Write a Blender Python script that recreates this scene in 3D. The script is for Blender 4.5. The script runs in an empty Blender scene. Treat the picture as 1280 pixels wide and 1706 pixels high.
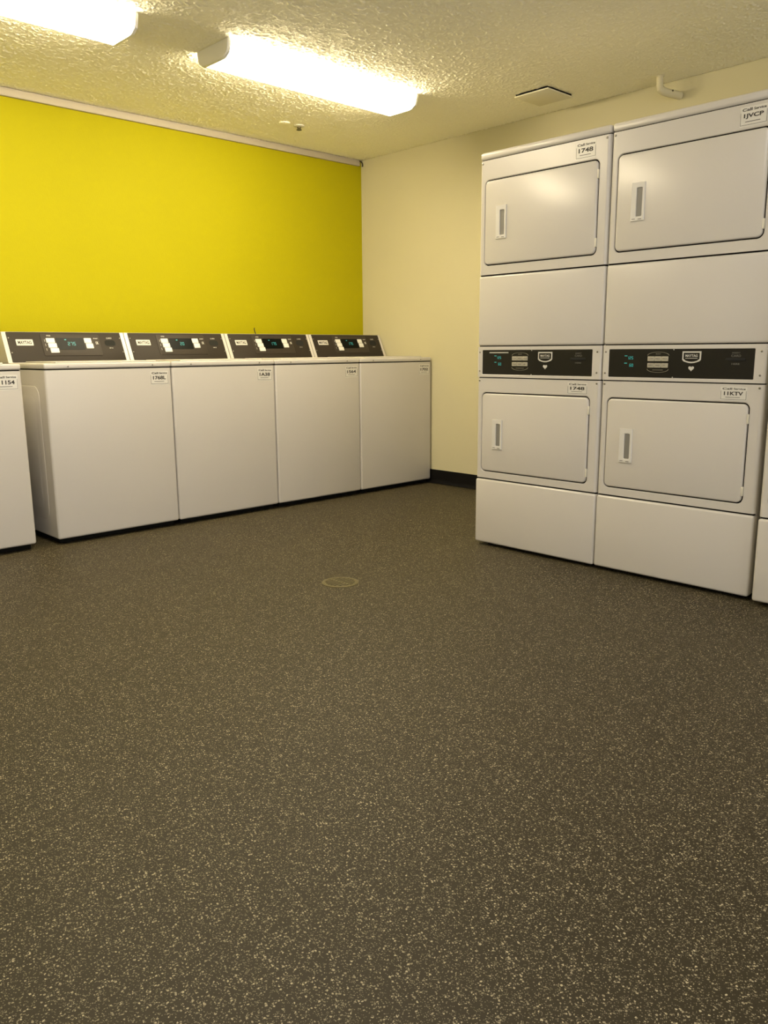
import bpy, bmesh, math, random
import numpy as np
from mathutils import Matrix, Vector
random.seed(7)
S = bpy.context.scene
C = S.collection
R = math.radians

# ------------------------------------------------------------------ camera
HC = 0.9646
yaw, pitch, roll = R(43.636), R(-11.304), R(-0.443)
fwd = Vector((math.sin(yaw)*math.cos(pitch), math.cos(yaw)*math.cos(pitch), math.sin(pitch)))
rt = Vector((math.cos(yaw), -math.sin(yaw), 0)); up = rt.cross(fwd)
rt2 = rt*math.cos(roll) + up*math.sin(roll)
up2 = -rt*math.sin(roll) + up*math.cos(roll)
cam_d = bpy.data.cameras.new('camera'); cam = bpy.data.objects.new('camera', cam_d); C.objects.link(cam)
M = Matrix((rt2, up2, -fwd)).transposed().to_4x4(); M.translation = (0, 0, HC)
cam.matrix_world = M
cam_d.sensor_fit = 'VERTICAL'; cam_d.sensor_height = 24; cam_d.lens = 1350.56/1706*24
cam_d.clip_start = 0.05
S.camera = cam

# ------------------------------------------------------------------ light levels and exposure
S.view_settings.view_transform = 'Standard'
S.view_settings.look = 'None'
S.view_settings.gamma = 1
S.view_settings.use_curve_mapping = False
S.view_settings.exposure = 0.46
LAMP_WARM = ((1.0, 0.85, 0.58), 24.0)      # the fixtures over the washers
FILL_COOL = ((1.0, 0.95, 1.00), 14.0)       # unseen fill fixture added for the cooler tone on the dryers
w = bpy.data.worlds.new('world'); S.world = w; w.use_nodes = True
w.node_tree.nodes['Background'].inputs[0].default_value = (1, .95, .88, 1)
w.node_tree.nodes['Background'].inputs[1].default_value = 1.5

# ------------------------------------------------------------------ materials
def mat(name, col, rough=.5, metal=0., spec=.5, emit=None, coat=0.):
    m = bpy.data.materials.new(name); m.use_nodes = True
    b = m.node_tree.nodes['Principled BSDF']
    b.inputs['Base Color'].default_value = (*col, 1)
    b.inputs['Roughness'].default_value = rough
    b.inputs['Metallic'].default_value = metal
    b.inputs['Specular IOR Level'].default_value = spec
    b.inputs['Coat Weight'].default_value = coat
    if emit:
        b.inputs['Emission Color'].default_value = (*emit[0], 1)
        b.inputs['Emission Strength'].default_value = emit[1]
    return m
def bump(m, scale, strength, dist, detail=2, rough=.5, coord='Object', kind='noise'):
    nt = m.node_tree; n = nt.nodes; l = nt.links
    tc = n.new('ShaderNodeTexCoord'); t = n.new('ShaderNodeTexNoise')
    t.inputs['Scale'].default_value = scale; t.inputs['Detail'].default_value = detail; t.inputs['Roughness'].default_value = rough
    b = n.new('ShaderNodeBump'); b.inputs['Strength'].default_value = strength; b.inputs['Distance'].default_value = dist
    l.new(tc.outputs[coord], t.inputs['Vector'])
    src = t.outputs['Fac']
    if kind == 'blobs':
        cr = n.new('ShaderNodeMapRange'); cr.interpolation_type = 'SMOOTHSTEP'
        cr.inputs[1].default_value = .42; cr.inputs[2].default_value = .66
        l.new(src, cr.inputs[0]); src = cr.outputs[0]
    l.new(src, b.inputs['Height']); l.new(b.outputs['Normal'], n['Principled BSDF'].inputs['Normal'])
    return m
def mottle(m, c1, c2, scale, detail=3):
    nt = m.node_tree; n = nt.nodes; l = nt.links
    tc = n.new('ShaderNodeTexCoord'); t = n.new('ShaderNodeTexNoise'); t.inputs['Scale'].default_value = scale; t.inputs['Detail'].default_value = detail
    mx = n.new('ShaderNodeMix'); mx.data_type = 'RGBA'
    mx.inputs[6].default_value = (*c1, 1); mx.inputs[7].default_value = (*c2, 1)
    l.new(tc.outputs['Object'], t.inputs['Vector']); l.new(t.outputs['Fac'], mx.inputs[0])
    l.new(mx.outputs[2], n['Principled BSDF'].inputs['Base Color'])
    return m

m_yellow = bump(mottle(mat('yellow wall paint', (.8, .64, .0), .7, spec=.18), (.38, .345, .0003), (.41, .37, .0005), 1.5), 160, .25, .002)
m_cream = bump(mottle(mat('cream wall paint', (.78, .7, .44), .65, spec=.35), (.61, .565, .37), (.64, .595, .39), 2), 160, .25, .002)
m_ceil = bump(mottle(mat('textured ceiling', (.6, .53, .34), .85, spec=.25), (.93, .89, .70), (.96, .93, .75), 60), 120, .5, .006, 3, .55)
m_white = mat('white enamel', (.66, .645, .60), .26, spec=.5)
bump(m_white, 6, .03, .01, 1)
mottle(m_white, (.58, .55, .50), (.60, .57, .52), 3)
m_edge = mat('dark gap black', (.008, .007, .006), .8, spec=.1)
m_plas = mat('white plastic grip', (.66, .64, .59), .4)
m_grip = mat('grey plastic pocket', (.22, .21, .185), .45)
m_cons = bump(mat('brown grey console film', (.029, .0225, .016), .5, spec=.2), 400, .05, .0005)
m_black = mat('black console film', (.012, .011, .009), .35, spec=.35)
m_pod = mat('control pod plastic', (.040, .032, .024), .45, spec=.22)
m_disp = mat('black display glass', (.003, .004, .003), .3, spec=.1)
m_digit = mat('teal display digits', (.02, .2, .2), .4, emit=((.08, .55, .48), .35))
m_btn = mat('white button', (.72, .71, .66), .4)
m_dim = mat('grey printed ink', (.16, .15, .13), .5)
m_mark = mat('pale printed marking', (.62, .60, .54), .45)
m_arc = mat('grey beige ink', (.30, .27, .20), .5)
m_tan = mat('tan key pad', (.42, .39, .30), .5)
m_stick = mat('white paper sticker', (.66, .64, .58), .3)
m_ink = mat('black ink', (.03, .025, .02), .6)
m_screw = mat('steel screw', (.30, .28, .24), .35, metal=.8)
m_base = mat('black rubber baseboard', (.006, .0055, .005), .5, spec=.15)
m_foot = mat('black foot', (.006, .006, .005), .8, spec=.1)
m_house = mat('painted fixture metal', (.66, .63, .52), .45)
m_capm = mat('frosted acrylic end', (.80, .78, .68), .35)
m_trim = mat('pale trim paint', (.46, .41, .32), .6)
m_brass = bump(mat('dull brass', (.12, .10, .045), .5, metal=.5), 60, .3, .003)
m_hole = mat('drain hole', (.01, .01, .008), .9)
m_cover = mat('painted cover plate', (.74, .70, .53), .7)
m_pipe = mat('cream painted pipe', (.66, .61, .42), .55)
m_wire = mat('dark wire', (.04, .03, .01), .5)
def lens_mat(name, col, st):
    return mat(name, (.85, .85, .8), .4, emit=(col, st))
m_lensw = lens_mat('lit warm diffuser', *LAMP_WARM)
m_fill = lens_mat('added fill diffuser', *FILL_COOL)
# flank glow raised above the bottom's to add light on ceiling and walls
m_flankw = lens_mat('lit warm diffuser flank', LAMP_WARM[0], LAMP_WARM[1]*3.8)
m_fill_flank = lens_mat('added fill diffuser flank', FILL_COOL[0], FILL_COOL[1]*4.5)

# speckled rubber floor
m_floor = mat('speckled rubber floor', (.05, .04, .03), .55, spec=.2)
nt = m_floor.node_tree; n = nt.nodes; l = nt.links
tc = n.new('ShaderNodeTexCoord')
def chips(scale, thr, size0, size1, seed):
    mp = n.new('ShaderNodeMapping'); mp.inputs['Location'].default_value = (seed, seed*1.7, 0); mp.inputs['Scale'].default_value = (1, 1, .001)
    mp.inputs['Rotation'].default_value = (0, 0, seed)
    l.new(tc.outputs['Object'], mp.inputs[0])
    # jitter the lookup so the chips come out ragged
    nz = n.new('ShaderNodeTexNoise'); nz.inputs['Scale'].default_value = scale*1.6; nz.inputs['Detail'].default_value = 1
    l.new(mp.outputs[0], nz.inputs['Vector'])
    sb = n.new('ShaderNodeVectorMath'); sb.operation = 'SUBTRACT'; sb.inputs[1].default_value = (.5, .5, .5); l.new(nz.outputs['Color'], sb.inputs[0])
    sc = n.new('ShaderNodeVectorMath'); sc.operation = 'SCALE'; sc.inputs['Scale'].default_value = .9/scale; l.new(sb.outputs[0], sc.inputs[0])
    ad = n.new('ShaderNodeVectorMath'); ad.operation = 'ADD'; l.new(mp.outputs[0], ad.inputs[0]); l.new(sc.outputs[0], ad.inputs[1])
    v = n.new('ShaderNodeTexVoronoi'); v.voronoi_dimensions = '2D'; v.inputs['Scale'].default_value = scale
    l.new(ad.outputs[0], v.inputs['Vector'])
    sep = n.new('ShaderNodeSeparateColor'); l.new(v.outputs['Color'], sep.inputs[0])
    g = n.new('ShaderNodeMath'); g.operation = 'GREATER_THAN'; g.inputs[1].default_value = thr; l.new(sep.outputs[0], g.inputs[0])
    mr = n.new('ShaderNodeMapRange'); mr.inputs[3].default_value = size0; mr.inputs[4].default_value = size1; l.new(sep.outputs[1], mr.inputs[0])
    d = n.new('ShaderNodeMath'); d.operation = 'LESS_THAN'; l.new(v.outputs['Distance'], d.inputs[0]); l.new(mr.outputs[0], d.inputs[1])
    m_ = n.new('ShaderNodeMath'); m_.operation = 'MULTIPLY'; l.new(g.outputs[0], m_.inputs[0]); l.new(d.outputs[0], m_.inputs[1])
    b_ = n.new('ShaderNodeMath'); b_.operation = 'MULTIPLY'; l.new(m_.outputs[0], b_.inputs[0])
    mr2 = n.new('ShaderNodeMapRange'); mr2.inputs[3].default_value = .35; mr2.inputs[4].default_value = 1.0; l.new(sep.outputs[2], mr2.inputs[0]); l.new(mr2.outputs[0], b_.inputs[1])
    return b_.outputs[0]
a = chips(205, .80, .18, .42, .3); b = chips(380, .70, .22, .45, 1.1)
sc2 = n.new('ShaderNodeMath'); sc2.operation = 'MULTIPLY'; sc2.inputs[1].default_value = .55; l.new(b, sc2.inputs[0])
mxm = n.new('ShaderNodeMath'); mxm.operation = 'MAXIMUM'; l.new(a, mxm.inputs[0]); l.new(sc2.outputs[0], mxm.inputs[1])
nz = n.new('ShaderNodeTexNoise'); nz.inputs['Scale'].default_value = 1.3; nz.inputs['Detail'].default_value = 3; l.new(tc.outputs['Object'], nz.inputs['Vector'])
base = n.new('ShaderNodeMix'); base.data_type = 'RGBA'
base.inputs[6].default_value = (.0225, .0175, .0072, 1); base.inputs[7].default_value = (.029, .022, .0095, 1); l.new(nz.outputs['Fac'], base.inputs[0])
mx = n.new('ShaderNodeMix'); mx.data_type = 'RGBA'; l.new(mxm.outputs[0], mx.inputs[0]); l.new(base.outputs[2], mx.inputs[6]); mx.inputs[7].default_value = (.42, .36, .23, 1)
l.new(mx.outputs[2], n['Principled BSDF'].inputs['Base Color'])
bp = n.new('ShaderNodeBump'); bp.inputs['Strength'].default_value = .35; bp.inputs['Distance'].default_value = .001
nb = n.new('ShaderNodeTexNoise'); nb.inputs['Scale'].default_value = 260; l.new(tc.outputs['Object'], nb.inputs['Vector']); l.new(nb.outputs['Fac'], bp.inputs['Height'])
l.new(bp.outputs[0], n['Principled BSDF'].inputs['Normal'])

# ------------------------------------------------------------------ mesh helpers
class MB:
    """collects shapes; front faces look along -y of the builder's frame"""
    def __init__(s, M=None): s.bm = bmesh.new(); s.M = M or Matrix.Identity(4)
    def add(s, t, M=None):
        me = bpy.data.meshes.new('t'); t.to_mesh(me); t.free()
        me.transform(s.M @ (M or Matrix.Identity(4))); s.bm.from_mesh(me); bpy.data.meshes.remove(me)
    def box(s, x0, x1, y0, y1, z0, z1, r=0, seg=3, M=None, edges=None):
        t = bmesh.new(); bmesh.ops.create_cube(t, size=1)
        for v in t.verts:
            v.co = Vector((x0+(v.co.x+.5)*(x1-x0), y0+(v.co.y+.5)*(y1-y0), z0+(v.co.z+.5)*(z1-z0)))
        if r:
            es = t.edges[:] if edges is None else [e for e in t.edges if edges(e)]
            bmesh.ops.bevel(t, geom=es, offset=r, segments=seg, affect='EDGES', profile=.5)
        s.add(t, M); return s
    def loft(s, loops, cap0=True, cap1=True, M=None):
        t = bmesh.new(); L = [[t.verts.new(p) for p in lp] for lp in loops]; N = len(L[0])
        for a, b in zip(L, L[1:]):
            for i in range(N):
                t.faces.new((a[i], a[(i+1) % N], b[(i+1) % N], b[i]))
        if cap0: t.faces.new(L[0][::-1])
        if cap1: t.faces.new(L[-1])
        bmesh.ops.recalc_face_normals(t, faces=t.faces); s.add(t, M); return s
    def plate(s, x0, x1, z0, z1, y0, y1, rc=.01, e=0, seg=6):
        """rounded rectangle in xz, front at y0, back at y1; e = rounded front edge"""
        lps = []
        if e:
            for k in range(4):
                a = math.pi/2*k/3; ins = e*(1-math.sin(a)); yy = y0+e*(1-math.cos(a))
                lps.append([(x, yy, z) for x, z in rrect(x0+ins, x1-ins, z0+ins, z1-ins, max(rc-ins, .0005), seg)])
        else: lps.append([(x, y0, z) for x, z in rrect(x0, x1, z0, z1, rc, seg)])
        lps.append([(x, y1, z) for x, z in rrect(x0, x1, z0, z1, rc, seg)])
        return s.loft(lps)
    def frame(s, X0, X1, Z0, Z1, hx0, hx1, hz0, hz1, y0, y1, rc, side=0, e=.003):
        """rectangular panel with a rounded rectangular hole; side = rounded outer vertical corners"""
        t = bmesh.new(); seg = 8
        def ring(o, y, inner_pts=None):
            return [t.verts.new((x, y, z)) for x, z in o]
        inn = rrect(hx0, hx1, hz0, hz1, rc, seg); n_ = len(inn); q = n_//4
        inn_e = rrect(hx0-e, hx1+e, hz0-e, hz1+e, rc+e, seg)
        A0, A1 = X0+side, X1-side
        corners = [(A1, Z1), (A0, Z1), (A0, Z0), (A1, Z0)]
        vi = ring(inn_e, y0); vi2 = ring(inn, y0+e); vi3 = ring(inn, y1); co = [t.verts.new((x, y0, z)) for x, z in corners]
        for c in range(4):
            for k in range(q-1):
                t.faces.new((co[c], vi[c*q+k], vi[c*q+k+1]))
            t.faces.new((co[c], vi[c*q+q-1], vi[((c+1) % 4)*q], co[(c+1) % 4]))
        for A, B in ((vi, vi2), (vi2, vi3)):
            for i in range(n_): t.faces.new((A[i], A[(i+1) % n_], B[(i+1) % n_], B[i]))
        # back edge skirt along top and bottom
        for (a_, b_) in ((0, 1), (2, 3)):
            p = [t.verts.new((co[k].co.x, y1, co[k].co.z)) for k in (a_, b_)]
            t.faces.new((co[a_], co[b_], p[1], p[0]))
        bmesh.ops.recalc_face_normals(t, faces=t.faces); s.add(t)
        if side:
            for sx, xe in ((-1, X0), (1, X1)):
                pts = [(xe-sx*side*(1-math.sin(a)), y0+side*(1-math.cos(a))) for a in [math.pi/2*k/6 for k in range(7)]]
                pts += [(xe, y1), (xe-sx*side, y1)]
                s.loft([[(x, y, Z0) for x, y in pts], [(x, y, Z1) for x, y in pts]])
        return s
    def disc(s, c, r, h, axis='y', seg=16, dome=0):
        """short cylinder whose face looks along -axis"""
        lps = []
        rr = [(r, 0)] if not dome else [(r*.55, -h-dome), (r*.85, -h-dome*.6), (r, -h)]
        if not dome: rr = [(r, -h)]
        rr.append((r, 0))
        for ra, d in rr:
            lp = []
            for k in range(seg):
                a = 2*math.pi*k/seg
                if axis == 'y': lp.append((c[0]+ra*math.cos(a), c[1]+d, c[2]+ra*math.sin(a)))
                else: lp.append((c[0]+ra*math.cos(a), c[1]+ra*math.sin(a), c[2]+d))
            lps.append(lp)
        return s.loft(lps)
    def tube(s, pts, r, seg=12):
        pts = [Vector(p) for p in pts]; lps = []
        for i, p in enumerate(pts):
            d = (pts[min(i+1, len(pts)-1)]-pts[max(i-1, 0)]).normalized()
            u = d.cross(Vector((.31, .2, .93))).normalized()
            if i and u.dot(pu) < 0: u = -u
            pu = u; v = d.cross(u); rr = r[i] if isinstance(r, (list, tuple)) else r
            lps.append([p+(u*math.cos(2*math.pi*k/seg)+v*math.sin(2*math.pi*k/seg))*rr for k in range(seg)])
        return s.loft(lps)
    def text(s, body, x, z, h, y, width=None, align='CENTER', bold=.0, sx=1.):
        """raised lettering in the xz plane, centred at x, z"""
        cu = bpy.data.curves.new('t', 'FONT'); cu.body = body; cu.size = 1; cu.extrude = 0; cu.offset = bold
        o = bpy.data.objects.new('t', cu); C.objects.link(o)
        dg = bpy.context.evaluated_depsgraph_get(); dg.update()
        me = bpy.data.meshes.new_from_object(o.evaluated_get(dg)); bpy.data.objects.remove(o)
        if len(me.vertices):
            xs = [v.co.x for v in me.vertices]; ys = [v.co.y for v in me.vertices]
            W_, H_ = max(xs)-min(xs), max(ys)-min(ys); cx, cy = (max(xs)+min(xs))/2, (max(ys)+min(ys))/2
            ky = h/H_; kx = (width/W_) if width else ky*sx
            t = bmesh.new(); t.from_mesh(me)
            for v in t.verts: v.co = Vector((x+(v.co.x-cx)*kx, y, z+(v.co.y-cy)*ky))
            r_ = bmesh.ops.extrude_face_region(t, geom=t.faces[:])
            for v in [g for g in r_['geom'] if isinstance(g, bmesh.types.BMVert)]: v.co.y += .0004
            bmesh.ops.recalc_face_normals(t, faces=t.faces); s.add(t)
        bpy.data.meshes.remove(me); return s
    def build(s, name, m, parent=None, label=None):
        me = bpy.data.meshes.new(name); s.bm.to_mesh(me); s.bm.free(); me.materials.append(m)
        for p in me.polygons: p.use_smooth = True
        me.set_sharp_from_angle(angle=R(35))
        o = bpy.data.objects.new(name, me); C.objects.link(o)
        if parent: o.parent = parent
        if label: o['label'] = label
        return o
def rrect(x0, x1, z0, z1, r, seg):
    pts = []
    for cx, cz, a0 in ((x1-r, z1-r, 0), (x0+r, z1-r, 90), (x0+r, z0+r, 180), (x1-r, z0+r, 270)):
        for k in range(seg+1):
            a = R(a0+90*k/seg); pts.append((cx+r*math.cos(a), cz+r*math.sin(a)))
    return pts
def empty(name, loc, rz=0): 
    o = bpy.data.objects.new(name, None); C.objects.link(o); o.location = loc; o.rotation_euler = (0, 0, rz); o.empty_display_size = .2; return o
def tag(o, label, cat, group=None):
    o['label'] = label; o['category'] = cat
    if group: o['group'] = group
    return o
def struct(mb, name, m):
    o = mb.build(name, m); o['kind'] = 'structure'; return o
def copy_tree(o, parent=None):
    c = o.copy(); C.objects.link(c)
    if parent: c.parent = parent
    for ch in [x for x in o.children]: copy_tree(ch, c)
    return c

# ------------------------------------------------------------------ room shell
XR, YY, ZC = 4.3526, 4.7849, 2.3554
XL, YB = -2.3, -1.2
T = .12
struct(MB().box(XL-T, XR+T, YB-T, YY+T, -.1, 0), 'floor', m_floor)
ceil = struct(MB().box(XL-T, XR+T, YB-T, YY+T, ZC+.0006, ZC+.1), 'ceiling', m_ceil)
# sprayed popcorn texture, modelled in relief over the part of the ceiling around the lamps
def popcorn(ob, x0, x1, y0, y1, st, amp):
    rng = np.random.default_rng(5)
    nx, ny = int((x1-x0)/st)+1, int((y1-y0)/st)+1
    def blur(a, k):
        for _ in range(k):
            a = (np.roll(a, 1, 0)+2*a+np.roll(a, -1, 0))/4; a = (np.roll(a, 1, 1)+2*a+np.roll(a, -1, 1))/4
        return a
    a = blur(rng.standard_normal((nx, ny)), 1); a /= a.std()
    b = blur(rng.standard_normal((nx, ny)), 1); b /= b.std()
    h = np.clip((a-.1)/1.6, 0, 1)**.8*amp+np.clip(b, -1, 2)*amp*.02+amp*.1
    X, Y = np.meshgrid(np.linspace(x0, x1, nx), np.linspace(y0, y1, ny), indexing='ij')
    co = np.stack([X, Y, ZC-np.maximum(h, 0)], -1).reshape(-1, 3)
    i = np.arange(nx*ny).reshape(nx, ny)
    q = np.stack([i[:-1, :-1], i[:-1, 1:], i[1:, 1:], i[1:, :-1]], -1).reshape(-1, 4)   # facing down
    old = ob.data; nv = len(old.vertices)
    ov = np.empty(nv*3); old.vertices.foreach_get('co', ov)
    of = np.array([list(p.vertices) for p in old.polygons])
    V = np.vstack([ov.reshape(-1, 3), co]); Fa = np.vstack([of, q+nv])
    me = bpy.data.meshes.new('ceiling')
    me.vertices.add(len(V)); me.vertices.foreach_set('co', V.ravel())
    me.loops.add(Fa.size); me.loops.foreach_set('vertex_index', Fa.ravel())
    me.polygons.add(len(Fa)); me.polygons.foreach_set('loop_start', np.arange(0, Fa.size, 4))
    me.update(calc_edges=True); me.validate(); me.materials.append(m_ceil)
    sm = np.ones(len(Fa), bool); sm[:len(of)] = False; me.polygons.foreach_set('use_smooth', sm)
    ob.data = me
popcorn(ceil, .9, XR-.001, 1.6, YY-.011, .0045, .0034)
struct(MB().box(XL-T, XR+T, YY, YY+T, 0, ZC), 'wall_back', m_yellow)
struct(MB().box(XR, XR+T, YB, YY, 0, ZC), 'wall_right', m_cream)
struct(MB().box(XL-T, XL, YB, YY, 0, ZC), 'wall_left', m_cream)
# wall behind the camera left out so the world's added fill light enters
def cove(mb, a, b, nrm):
    """coved rubber skirting from a to b; nrm points into the room"""
    prof = [(0, .1), (.006, .1), (.007, .03), (.010, .012), (.016, .004), (.026, .001), (.026, 0), (0, 0)]
    lp = [[(p[0]+nrm[0]*d, p[1]+nrm[1]*d, z) for d, z in prof] for p in (a, b)]
    mb.loft(lp); return mb
struct(cove(MB(), (XR, YB), (XR, YY), (-1, 0)), 'baseboard_right', m_base)
struct(cove(MB(), (XL, YY), (XR-.03, YY), (0, -1)), 'baseboard_back', m_base)
struct(cove(MB(), (XL, YB), (XL, YY), (1, 0)), 'baseboard_left', m_base)
# pale strip under the ceiling on the yellow wall, a hair below the ceiling, end bracket in the corner
mb = MB().box(XL, XR-.03, YY-.022, YY, 2.309, 2.345, .004, 2)
mb.box(XL, XR-.02, YY-.010, YY, 2.3445, 2.3554)
struct(mb, 'trim_1', m_trim)
mb = MB().tube([(XR-.035, YY-.02, 2.345), (XR-.014, YY-.024, 2.338), (XR-.008, YY-.026, 2.322), (XR-.010, YY-.026, 2.308)], .005, 8)
tag(mb.build('trim_bracket', m_wire), 'small dark hook at the corner end of the pale strip under the ceiling', 'bracket')

# ------------------------------------------------------------------ washers
WW, WD = .6865, .676
GW = 'top loading washers along the yellow wall'
def O(w_, d_): return Matrix.Translation((-w_/2, -d_/2, 0))
def sticker(root, F, x0, x1, z0, z1, y, lines, tilt=0):
    Mx = F @ Matrix.Translation(((x0+x1)/2, y, (z0+z1)/2)) @ Matrix.Rotation(tilt, 4, 'Y')
    w_, h_ = x1-x0, z1-z0
    st = MB(Mx).plate(-w_/2, w_/2, -h_/2, h_/2, -.0004, .0004, .002, 0, 2).build('sticker', m_stick, root, 'white printed asset sticker')
    t = MB(Mx); yy = -.0009
    t.text(lines[0], -w_*.24, h_*.36, h_*.15, yy, w_*.36, bold=.02)
    t.text(lines[1], w_*.22, h_*.36, h_*.13, yy, w_*.44, bold=.02)
    t.text(lines[2], 0, h_*.02, h_*.27, yy, w_*.72, bold=.03)
    t.box(-w_*.3, w_*.25, yy, yy+.0003, -h_*.27, -h_*.24)
    # printed border
    b_ = .0011
    t.box(-w_*.48, -w_*.48+b_, yy, yy+.0003, -h_*.40, h_*.22); t.box(w_*.48-b_, w_*.48, yy, yy+.0003, -h_*.40, h_*.22)
    t.box(-w_*.48, w_*.48, yy, yy+.0003, -h_*.42, -h_*.42+b_)
    t.build('sticker_print', m_ink, st)
def digits(mb, body, x, z, h, y):
    """seven segment figures"""
    seg = {'0': 'abcdef', '1': 'bc', '2': 'abged', '3': 'abgcd', '5': 'afgcd', '7': 'abc', '4': 'fgbc', '8': 'abcdefg', '9': 'abcdfg', '6': 'afgedc'}
    w_ = h*.55; adv = h*.8; tk = h*.11; tot = sum(adv*(.4 if c in '.:' else 1) for c in body); cx = x-tot/2
    for c in body:
        if c in '.:':
            mb.box(cx, cx+tk, y, y+.0004, z-h/2, z-h/2+tk)
            if c == ':': mb.box(cx, cx+tk, y, y+.0004, z+h*.2, z+h*.2+tk)
            cx += adv*.4; continue
        S_ = {'a': (0, w_, h/2-tk, h/2), 'g': (0, w_, -tk/2, tk/2), 'd': (0, w_, -h/2, -h/2+tk),
              'f': (0, tk, 0, h/2), 'b': (w_-tk, w_, 0, h/2), 'e': (0, tk, -h/2, 0), 'c': (w_-tk, w_, -h/2, 0)}
        for k in seg[c]:
            a_ = S_[k]; mb.box(cx+a_[0], cx+a_[1], y, y+.0004, z+a_[2], z+a_[3])
        cx += adv
def make_washer(x0, lines, y0, digs, tilt=0):
    root = empty('washing_machine', (x0+WW/2, y0+WD/2, 0)); F = O(WW, WD)
    vert = lambda e: abs(e.verts[0].co.z-e.verts[1].co.z) > .1 and min(e.verts[0].co.y, e.verts[1].co.y) < .01
    mb = MB(F).box(0, WW, 0, WD, .03, .879, .012, 4, edges=lambda e: vert(e) or max(v.co.z for v in e.verts) < .04)
    # stamped stiffening panels in both flanks
    for sx, x in ((-1, 0), (1, WW)):
        Ms = Matrix.Translation((x, WD/2, 0)) @ Matrix.Rotation(R(90*sx), 4, 'Z')
        q = MB(F @ Ms); q.plate(-.23, .25, .12, .80, -.0015, .003, .06, .0015, 8); q.plate(-.17, .19, .17, .75, -.0018, .003, .05, .001, 8)
        me = bpy.data.meshes.new('t'); q.bm.to_mesh(me); q.bm.free(); mb.bm.from_mesh(me); bpy.data.meshes.remove(me)
    mb.build('cabinet', m_white, root)
    MB(F).box(.02, WW-.02, .035, WD-.03, .006, .032).build('underside_shade', m_foot, root)  # black block put in for the shadow beneath the cabinet
    MB(F).box(.006, WW-.006, .006, WD-.01, .8785, .8855).build('top_gap_strip', m_edge, root)  # black strip filling the gap under the top panel
    top = MB(F).box(0, WW, 0, WD, .885, .912, .007, 4).build('top_panel', m_white, root)
    MB(F).plate(0, 1, 0, 1, 0, 1).bm.free()
    Ml = F @ Matrix.Translation((0, 0, 0)) @ Matrix.Rotation(R(-90), 4, 'X')   # plate lying flat, front up
    MB(F).box(.07, WW-.07, .028, .42, .912, .9195, .003, 3).build('lid', m_white, root)
    for sx in (.12, WW-.108):
        MB(F).disc((sx, 0, .896), .0045, .0015, dome=.001).build('screw', m_screw, root)
    # console hood: slanted face
    yb, zb, yt, zt = .466, .912, .540, 1.074
    prof = [(yb, zb), (yt, zt), (yt+.012, zt+.002), (WD-.05, zt-.01), (WD-.01, zb+.06), (WD-.01, zb)]
    hood = MB(F).loft([[(0, y, z) for y, z in prof], [(WW, y, z) for y, z in prof]]).build('console_hood', m_white, root)
    ang = math.atan2(yt-yb, zt-zb); L = math.hypot(yt-yb, zt-zb)
    P = F @ Matrix.Translation((0, yb, zb)) @ Matrix.Rotation(-ang, 4, 'X')
    p0, p1 = .022, WW-.022; PW = p1-p0
    con = MB(P).plate(p0, p1, .002, L-.001, -.003, .002, .003, .001, 2).build('control_panel', m_cons, root)
    fx = lambda f: p0+PW*f; fz = lambda f: L*(1-f)
    MB(P).plate(fx(.275), fx(.79), fz(.80), fz(.07), -.0055, -.003, .008, .001, 4).build('control_pod', m_pod, con)
    MB(P).plate(fx(.40), fx(.645), fz(.60), fz(.20), -.0065, -.005, .003, 0, 3).build('display', m_disp, con)
    dg = MB(P); digits(dg, digs, fx(.535), fz(.40), .020, -.0070); dg.box(fx(.475), fx(.49), -.0070, -.0066, fz(.28), fz(.25)); dg.build('display_digits', m_digit, con)
    for k in range(3):
        xo = .006*(k)
        MB(P).plate(fx(.315)+xo, fx(.315)+xo+.047, fz(.37+k*.165), fz(.215+k*.165), -.0085, -.005, .003, .001, 3).build('button', m_btn, con)
    for k in range(2):
        MB(P).plate(fx(.648)+k*.005, fx(.648)+k*.005+.042, fz(.38+k*.18), fz(.21+k*.18), -.0085, -.005, .003, .001, 3).build('button', m_btn, con)
    for wd, a_, b_, h_, w_ in (('START', .757, .22, .006, .026), ('OK', .762, .37, .017, .016), ('CYCLE', .345, .13, .007, .022)):
        MB(P).text(wd, fx(a_), fz(b_), h_, -.0062, w_, bold=.02).build('printed_word', m_mark, con)
    for k in range(3): MB(P).box(fx(.302), fx(.3045), -.0062, -.0058, fz(.33+.15*k), fz(.25+.15*k)).build('indicator_mark', m_mark, con)
    bd = MB(P).plate(fx(.065), fx(.205), fz(.45), fz(.25), -.0040, -.0028, .003, .0005, 3).build('badge', m_mark, con)
    MB(P).text('MAYTAG', fx(.135), fz(.35), .019, -.0046, .072, bold=.02).build('badge_letters', m_cons, bd)
    MB(P).plate(fx(.835), fx(.935), fz(.47), fz(.27), -.0036, -.002, .014, .0, 8).build('card_slot', m_hole, con)
    MB(P).text('CARD', fx(.885), fz(.20), .008, -.0036, .032).build('printed_word', m_mark, con)
    MB(P).text('IN', fx(.885), fz(.54), .006, -.0036, .020).build('printed_word', m_mark, con)
    for sx in (fx(.012), fx(.988)):
        for f in (.2, .68): MB(P).disc((sx, -.003, fz(f)), .0035, .001, dome=.0008, seg=10).build('screw', m_screw, con)
    sticker(root, F, .562, .667, .79, .862, 0, lines, tilt)
    for sx in (.06, WW-.06):
        for sy in (.06, WD-.06): MB(F).disc((sx, sy, .031), .022, .031, 'z').build('foot', m_foot, root)
    return root
XW5 = 4.3376; PWW = .6919; YW = 4.0437
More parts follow.
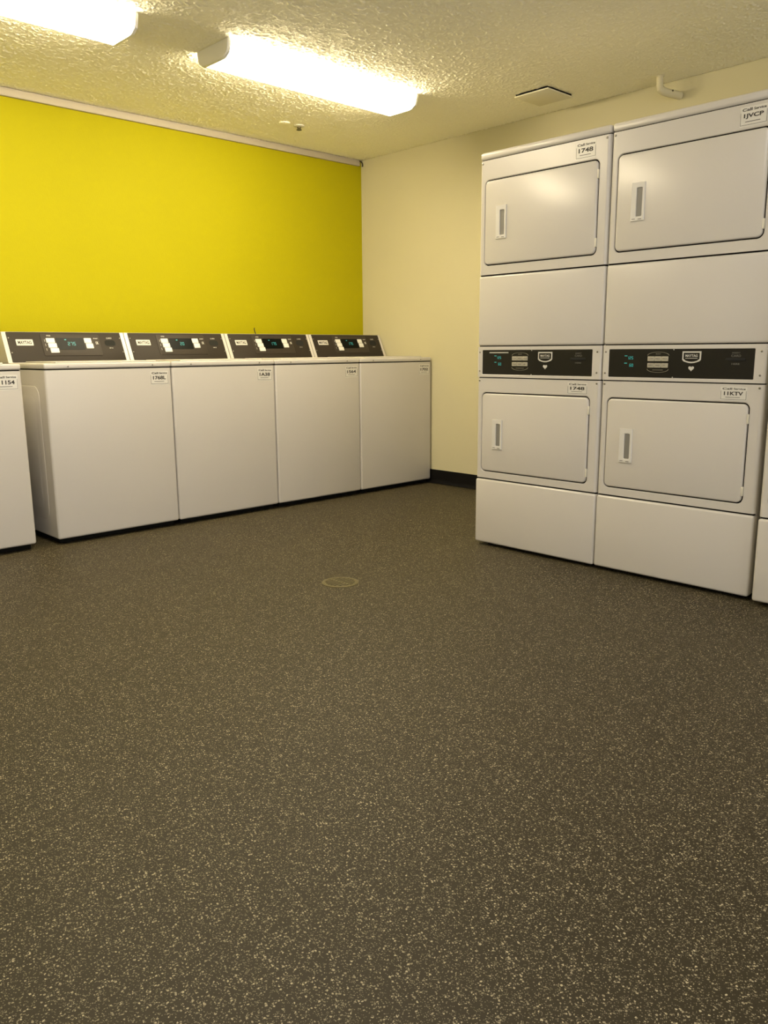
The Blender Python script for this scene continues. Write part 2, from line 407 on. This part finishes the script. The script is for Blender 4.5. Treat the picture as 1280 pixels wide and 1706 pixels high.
specs = [(4, 'white washing machine with a scuffed open flank, second from the left beside the gap', ('Call', 'Service', '1768L'), '275', .0),
         (3, 'white washing machine in the middle of the row, under the left part of the dark hook wire', ('Call', 'Service', '1A38'), '20', .02),
         (2, 'white washing machine with a short dark wire rising behind its console', ('Call', 'Service', '1564'), '175', -.02),
         (1, 'white washing machine at the corner, against the cream wall', ('Call', 'Service', '1702'), '175', 0)]
labels = ['white washing machine with its left flank exposed at the gap, second from the left edge',
          'white washing machine third from the left edge, just left of the one with the wire',
          'white washing machine with a short dark wire rising behind its dark console',
          'white washing machine in the corner, its side against the cream wall and black baseboard']
for (k, _, lines, dg_, tl), lab in zip(specs, labels):
    r_ = make_washer(XW5-k*PWW+(PWW-WW)/2, lines, YW, dg_, tl); tag(r_, lab, 'washing machine', GW)
r_ = make_washer(1.463-WW, ('Call', 'Service', '11154'), YW, '175', 0)
tag(r_, 'white washing machine cut off by the left edge, standing apart across a narrow gap', 'washing machine', GW)

# ------------------------------------------------------------------ stacked dryers
DWD, DD = .680, .70
GD = 'stacked white dryers along the right side'
def make_dryer(loc, rz, low, upp, bar=False):
    root = empty('stacked_dryer', loc, rz); F = O(DWD, DD); W_ = DWD
    MB(F).box(.002, W_-.002, .028, DD, .02, 1.846, .004, 2).build('cabinet', m_white, root)
    MB(F).box(.006, W_-.006, .008, .03, .33, 1.83).build('front_gap_sheet', m_edge, root)  # black sheet behind the front panels, visible in their gaps
    fr = lambda e: min(e.verts[0].co.y, e.verts[1].co.y) < .005 or (abs(e.verts[0].co.z-e.verts[1].co.z) > .01 and e.verts[0].co.y < .01)
    MB(F).box(-.0005, W_+.0005, -.004, .035, .016, .336, .010, 4, edges=fr).build('base_panel', m_white, root)
    MB(F).box(0, W_, .0, .035, .980, 1.302, .010, 4, edges=fr).build('middle_panel', m_white, root)
    MB(F).box(0, W_, -.001, .10, 1.818, 1.850, .010, 4, edges=lambda e: fr(e) or max(v.co.z for v in e.verts) > 1.84 and abs(e.verts[0].co.y-e.verts[1].co.y) > .01).build('top_cap', m_white, root)
    for (Z0, Z1, d0, d1, h0, h1) in ((.343, .828, .380, .755, .490, .632), (1.307, 1.814, 1.353, 1.723, 1.463, 1.608)):
        x0, x1 = .034, .626
        MB(F).frame(0, W_, Z0, Z1, x0-.005, x1+.005, d0-.005, d1+.005, 0, .034, .024, .014).build('front_panel', m_white, root)
        door = MB(F).plate(x0, x1, d0, d1, -.004, .030, .021, .006, 8).build('door', m_white, root)
        hx0, hx1 = .100, .160
        # handle: frame around a scooped pocket, wider lip on the left
        hd = MB(F).frame(hx0, hx1, h0, h1, hx0+.024, hx1-.011, h0+.016, h1-.020, -.0085, -.0035, .004, .003, .0015)
        hd.build('handle', m_plas, door)
        MB(F).plate(hx0+.002, hx1-.002, h0+.002, h1-.002, -.0050, -.0030, .003, 0, 3).build('handle_pocket', m_grip, door)
        q = MB(F)
        q.box(hx0+.008, hx0+.022, -.0092, -.0080, h0+.006, h0+.0085); q.box(hx1-.025, hx1-.010, -.0092, -.0080, h0+.004, h0+.007)
        q.build('handle_slot', m_dim, door)
        for hz in (d0+.045, d1-.055):
            MB(F).box(x1-.002, x1+.006, -.0045, .004, hz-.018, hz+.018, .0015, 2).build('hinge', m_house, door)
        for sx in (.014, W_-.018):
            MB(F).disc((sx, 0, Z1-.012), .0045, .0015, dome=.001).build('screw', m_screw, root)
    # console
    cf = MB(F).frame(0, W_, .833, .976, .031, .636, .846, .960, -.002, .03, .003, .008, .001).build('console_frame', m_white, root)
    p0, p1, q0, q1 = .031, .636, .846, .960; PW, PH = p1-p0, q1-q0
    con = MB(F).plate(p0, p1, q0, q1, -.001, .01, .003, 0, 2).build('control_panel', m_black, root)
    fx = lambda f: p0+PW*f; fz = lambda f: q1-PH*f
    dg = MB(F); digits(dg, '125', fx(.165), fz(.31), .012, -.0018); digits(dg, '60', fx(.175), fz(.57), .012, -.0018)
    dg.box(fx(.12), fx(.14), -.0018, -.0014, fz(.25), fz(.225)); dg.box(fx(.12), fx(.14), -.0018, -.0014, fz(.51), fz(.485))
    dg.build('display_digits', m_digit, con)
    for row, (a_, b_) in enumerate(((.255, .42), (.49, .645))):
        for k in range(3):
            MB(F).plate(fx(.293+k*.0495), fx(.293+.047+k*.0495), fz(b_), fz(a_), -.0035, -.0005, .0015, .0006, 2).build('button', m_tan, con)
    t = MB(F)
    for row, f in enumerate((.375, .605)):
        for k, wd in enumerate(('LOW', 'MED', 'HIGH') if row == 0 else ('PERM', 'WARM', 'DRY')):
            t.text(wd, fx(.317+k*.0495), fz(f-.04), .007, -.0041, .020)
    t.build('button_print', m_dim, con)
    # thin arcs over and under the key pads
    for z0_, sg in ((fz(.22), 1), (fz(.70), -1)):
        op, ip = [], []
        for k in range(17):
            a_ = math.pi*k/16; op.append((fx(.367)+math.cos(a_)*.047, -.0016, z0_+sg*math.sin(a_)*.0135)); ip.append((fx(.367)+math.cos(a_)*.0455, -.0016, z0_+sg*(math.sin(a_)*.0135-.0011)))
        lp = op+ip[::-1]
        MB(F).loft([lp, [(x, -.0009, z) for x, y, z in lp]]).build('printed_arc', m_arc, con)
    MB(F).box(fx(.33), fx(.405), -.0016, -.0012, fz(.735), fz(.72)).build('printed_line', m_arc, con)
    MB(F).text('SELECT', fx(.367), fz(.17), .004, -.0016, .022).build('printed_word', m_arc, con)
    # shield badge
    sx0, sx1, sz1, sz0 = fx(.537), fx(.662), fz(.085), fz(.37)
    def shield(i, dz=0):
        P_ = [(sx0+i, sz1-i), (sx0+i, sz0+i*.6), (sx0+.006+i, sz0-.006+i)]
        for k in range(1, 8):
            f = k/8; P_.append((sx0+.006+(sx1-sx0-.012)*f, sz0-.006-.007*math.sin(math.pi*f)+i))
        P_ += [(sx1-.006-i, sz0-.006+i), (sx1-i, sz0+i*.6), (sx1-i, sz1-i)]
        return P_
    bd = MB(F).loft([[(x, -.0035, z) for x, z in shield(0)], [(x, -.0005, z) for x, z in shield(0)]]).build('badge', m_mark, con)
    MB(F).loft([[(x, -.0039, z) for x, z in shield(.0055)], [(x, -.003, z) for x, z in shield(.0055)]]).build('badge_field', m_black, bd)
    t = MB(F); t.text('MAYTAG', (sx0+sx1)/2, sz1-.0165, .010, -.0045, .050, bold=.02); t.box(sx0+.013, sx1-.013, -.0045, -.0041, sz1-.0275, sz1-.0255)
    t.build('badge_letters', m_mark, bd)
    # small heart shaped emblem
    hp = []
    for k in range(24):
        a_ = 2*math.pi*k/24; hx = 16*math.sin(a_)**3; hz = 13*math.cos(a_)-5*math.cos(2*a_)-2*math.cos(3*a_)-math.cos(4*a_)
        hp.append((fx(.600)+hx*.00072, fz(.66)+hz*.00066))
    MB(F).loft([[(x, -.0022, z) for x, z in hp], [(x, -.0005, z) for x, z in hp]]).build('emblem', m_mark, con)
    MB(F).plate(fx(.82), fx(.945), fz(.40), fz(.31), -.0030, -.0005, .004, .001, 4).build('card_slot', m_hole, con)
    for wd, b_, h_, w_ in (('INSERT', .14, .005, .030), ('CARD', .235, .008, .036), ('HERE', .50, .006, .030)):
        MB(F).text(wd, fx(.885), fz(b_), h_, -.0016, w_).build('printed_word', m_dim, con)
    if bar: MB(F).box(fx(.07), fx(.255), -.0022, -.0008, fz(.125), fz(.085)).build('light_streak', m_mark, con, 'thin white streak of light above the display')  # pale strip modelled for a streak of light above the display
    for sx, sz in ((.015, .862), (.015, .950), (W_-.020, .862), (W_-.020, .950)):
        MB(F).disc((sx, -.002, sz), .0042, .001, dome=.001, seg=12).build('screw', m_screw, cf)
    for sz in (q0+.003, q1-.003): MB(F).disc((fx(.475), -.001, sz), .002, .001, seg=8).build('rivet', m_mark, con)
    sticker(root, F, .516, .617, .766, .818, 0, low, 0); sticker(root, F, .515, .612, 1.737, 1.803, 0, upp, 0)
    for sx in (.06, W_-.06):
        for sy in (.06, DD-.06): MB(F).disc((sx, sy, .021), .02, .021, 'z').build('foot', m_foot, root)
    return root
XD, YA = 3.0910, 2.5777
def dry(i, dx=0, dy=0, **k):
    y_top = YA-i*.686+dy
    return make_dryer((XD+dx+DD/2, y_top-DWD/2-.003, 0), R(-90), **k)
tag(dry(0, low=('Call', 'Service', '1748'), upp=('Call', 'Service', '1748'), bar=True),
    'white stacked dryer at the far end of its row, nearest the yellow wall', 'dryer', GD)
tag(dry(1, low=('Call', 'Service', '11KTV'), upp=('Call', 'Service', '1JVCP')),
    'white stacked dryer in the middle of its row, cut slightly by the right picture edge', 'dryer', GD)
tag(dry(2, dx=-.03, dy=-.022, low=('Call', 'Service', '1750'), upp=('Call', 'Service', '1750')),
    'white stacked dryer showing only a sliver at the right edge of the picture', 'dryer', GD)

# ------------------------------------------------------------------ ceiling lamps
def make_lamp(x0, y, ml, z=ZC, Lg=1.24):
    root = empty('ceiling_light', (x0+Lg/2, y, z))
    MB().box(-Lg/2+.004, Lg/2-.004, -.131, .131, -.0142, 0, .002, 2).build('housing', m_house, root)
    prof = [(-.117, -.014), (-.124, -.036), (-.118, -.056), (-.090, -.072), (-.078, -.075), (.078, -.075), (.090, -.072), (.118, -.056), (.124, -.036), (.117, -.014)]
    c_ = .016
    MB().loft([[(-Lg/2+c_, y_, z_) for y_, z_ in prof], [(Lg/2-c_, y_, z_) for y_, z_ in prof]]).build('diffuser', ml[0], root)
    me = root.children[-1].data; me.materials.append(ml[1])
    for p in me.polygons:
        if abs(p.normal.y) > .6: p.material_index = 1
    pe = [(-.133, -.001), (-.133, -.016), (-.127, -.040), (-.120, -.058), (-.091, -.074), (-.078, -.077), (.078, -.077), (.091, -.074), (.120, -.058), (.127, -.040), (.133, -.016), (.133, -.001)]
    for s_ in (-1, 1):
        a_, b_ = s_*(Lg/2-c_), s_*Lg/2
        MB().loft([[(a_, y_, z_) for y_, z_ in pe], [(b_-s_*.004, y_, z_) for y_, z_ in pe], [(b_, y_*.97, z_*.95-.001) for y_, z_ in pe]]).build('end_cap', m_capm, root)
    return root
GL = 'long fluorescent ceiling lights'
tag(make_lamp(2.265, 3.505, (m_lensw, m_flankw)), 'lit long white ceiling light, whole, near the middle of the ceiling', 'ceiling light', GL)
tag(make_lamp(.605, 3.53, (m_lensw, m_flankw)), 'lit long white ceiling light cut off by the top left corner', 'ceiling light', GL)
tag(make_lamp(.5, 1.4, (m_fill, m_fill_flank)), 'added long neutral white fill light nearest the camera, above the picture', 'ceiling light', GL)

# ------------------------------------------------------------------ small ceiling and wall fittings
hatch = empty('ceiling_plate', (4.03, 2.91, ZC))
MB().box(-.118, .118, -.112, .112, -.018, -.011, .001, 2).build('cover', m_cover, hatch)
MB().box(-.113, .113, -.107, .107, -.0112, 0).build('shadow_backing', m_edge, hatch)  # black block that colours the gap above the cover as a shadow line
tag(hatch, 'square ceiling coloured cover plate above the gap beside the dryers', 'cover plate')
o = MB().disc((3.30, 4.33, ZC), .035, .007, 'z', 24, .003); tag(o.build('round_cover_plate', m_ceil), 'flat round blank cap on the ceiling left of the sprinkler', 'cap')
sp = empty('sprinkler', (3.41, 4.325, ZC))
MB().disc((0, 0, 0), .036, .006, 'z', 24, .004).build('escutcheon', m_house, sp)
MB().disc((0, 0, -.006), .012, .012, 'z', 12).build('body', m_brass, sp)
q = MB(); q.tube([(-.010, 0, -.016), (-.013, 0, -.020), (-.004, 0, -.026)], .0025, 8); q.tube([(.010, 0, -.016), (.013, 0, -.020), (.004, 0, -.026)], .0025, 8); q.build('yoke', m_brass, sp)
MB().disc((0, 0, -.026), .017, .002, 'z', 16).build('deflector', m_wire, sp)
tag(sp, 'small sprinkler head with dark centre on the ceiling near the yellow wall', 'sprinkler')
# elbow pipe at the top of the right wall
pe_ = empty('pipe_elbow', (4.222, 2.315, ZC))
MB().tube([(0, 0, 0), (0, 0, -.045), (.004, -.003, -.062), (.018, -.012, -.074), (.05, -.028, -.080), (.1306, -.05, -.082)], [.017, .017, .019, .020, .020, .020], 20).build('pipe', m_pipe, pe_)
MB().tube([(0, 0, 0), (0, 0, -.005)], .021, 20).build('collar', m_pipe, pe_)
MB().disc((.050, -.048, -.072), .0045, .004, 'y', 10).build('screw', m_wire, pe_)
tag(pe_, 'short cream pipe elbow from ceiling into wall above the dryers', 'pipe')
wr = MB().tube([(3.31, 4.74, .90), (3.31, 4.74, 1.05), (3.308, 4.738, 1.085), (3.300, 4.735, 1.098), (3.296, 4.733, 1.112), (3.300, 4.735, 1.120)], .0035, 8)
tag(wr.build('wire', m_wire), 'short dark wire poking up behind a washer console against the yellow wall', 'wire')

# ------------------------------------------------------------------ floor drain
dr = empty('floor_drain', (2.148, 2.525, 0))
prof = [(.078, 0), (.078, .002), (.072, .0035), (.064, .0035), (.062, .0015)]
MB().loft([[(r_*math.cos(2*math.pi*k/40), r_*math.sin(2*math.pi*k/40), z_) for k in range(40)] for r_, z_ in prof], False, True).build('ring', m_brass, dr)
g = MB()
for k in range(-3, 4):
    yy = k*.0165; hw = math.sqrt(max(.061**2-yy*yy, 0))
    g.box(-hw, hw, yy-.0045, yy+.0045, .0012, .0035, .0008, 1)
g.box(-.005, .005, -.06, .06, .0012, .0038)
g.build('grate', m_brass, dr)
MB().loft([[(.06*math.cos(2*math.pi*k/32), .06*math.sin(2*math.pi*k/32), z_) for k in range(32)] for z_ in (.0014, .0018)]).build('drain_pit', m_hole, dr)
tag(dr, 'round dull brass floor drain set in the speckled floor', 'floor drain')
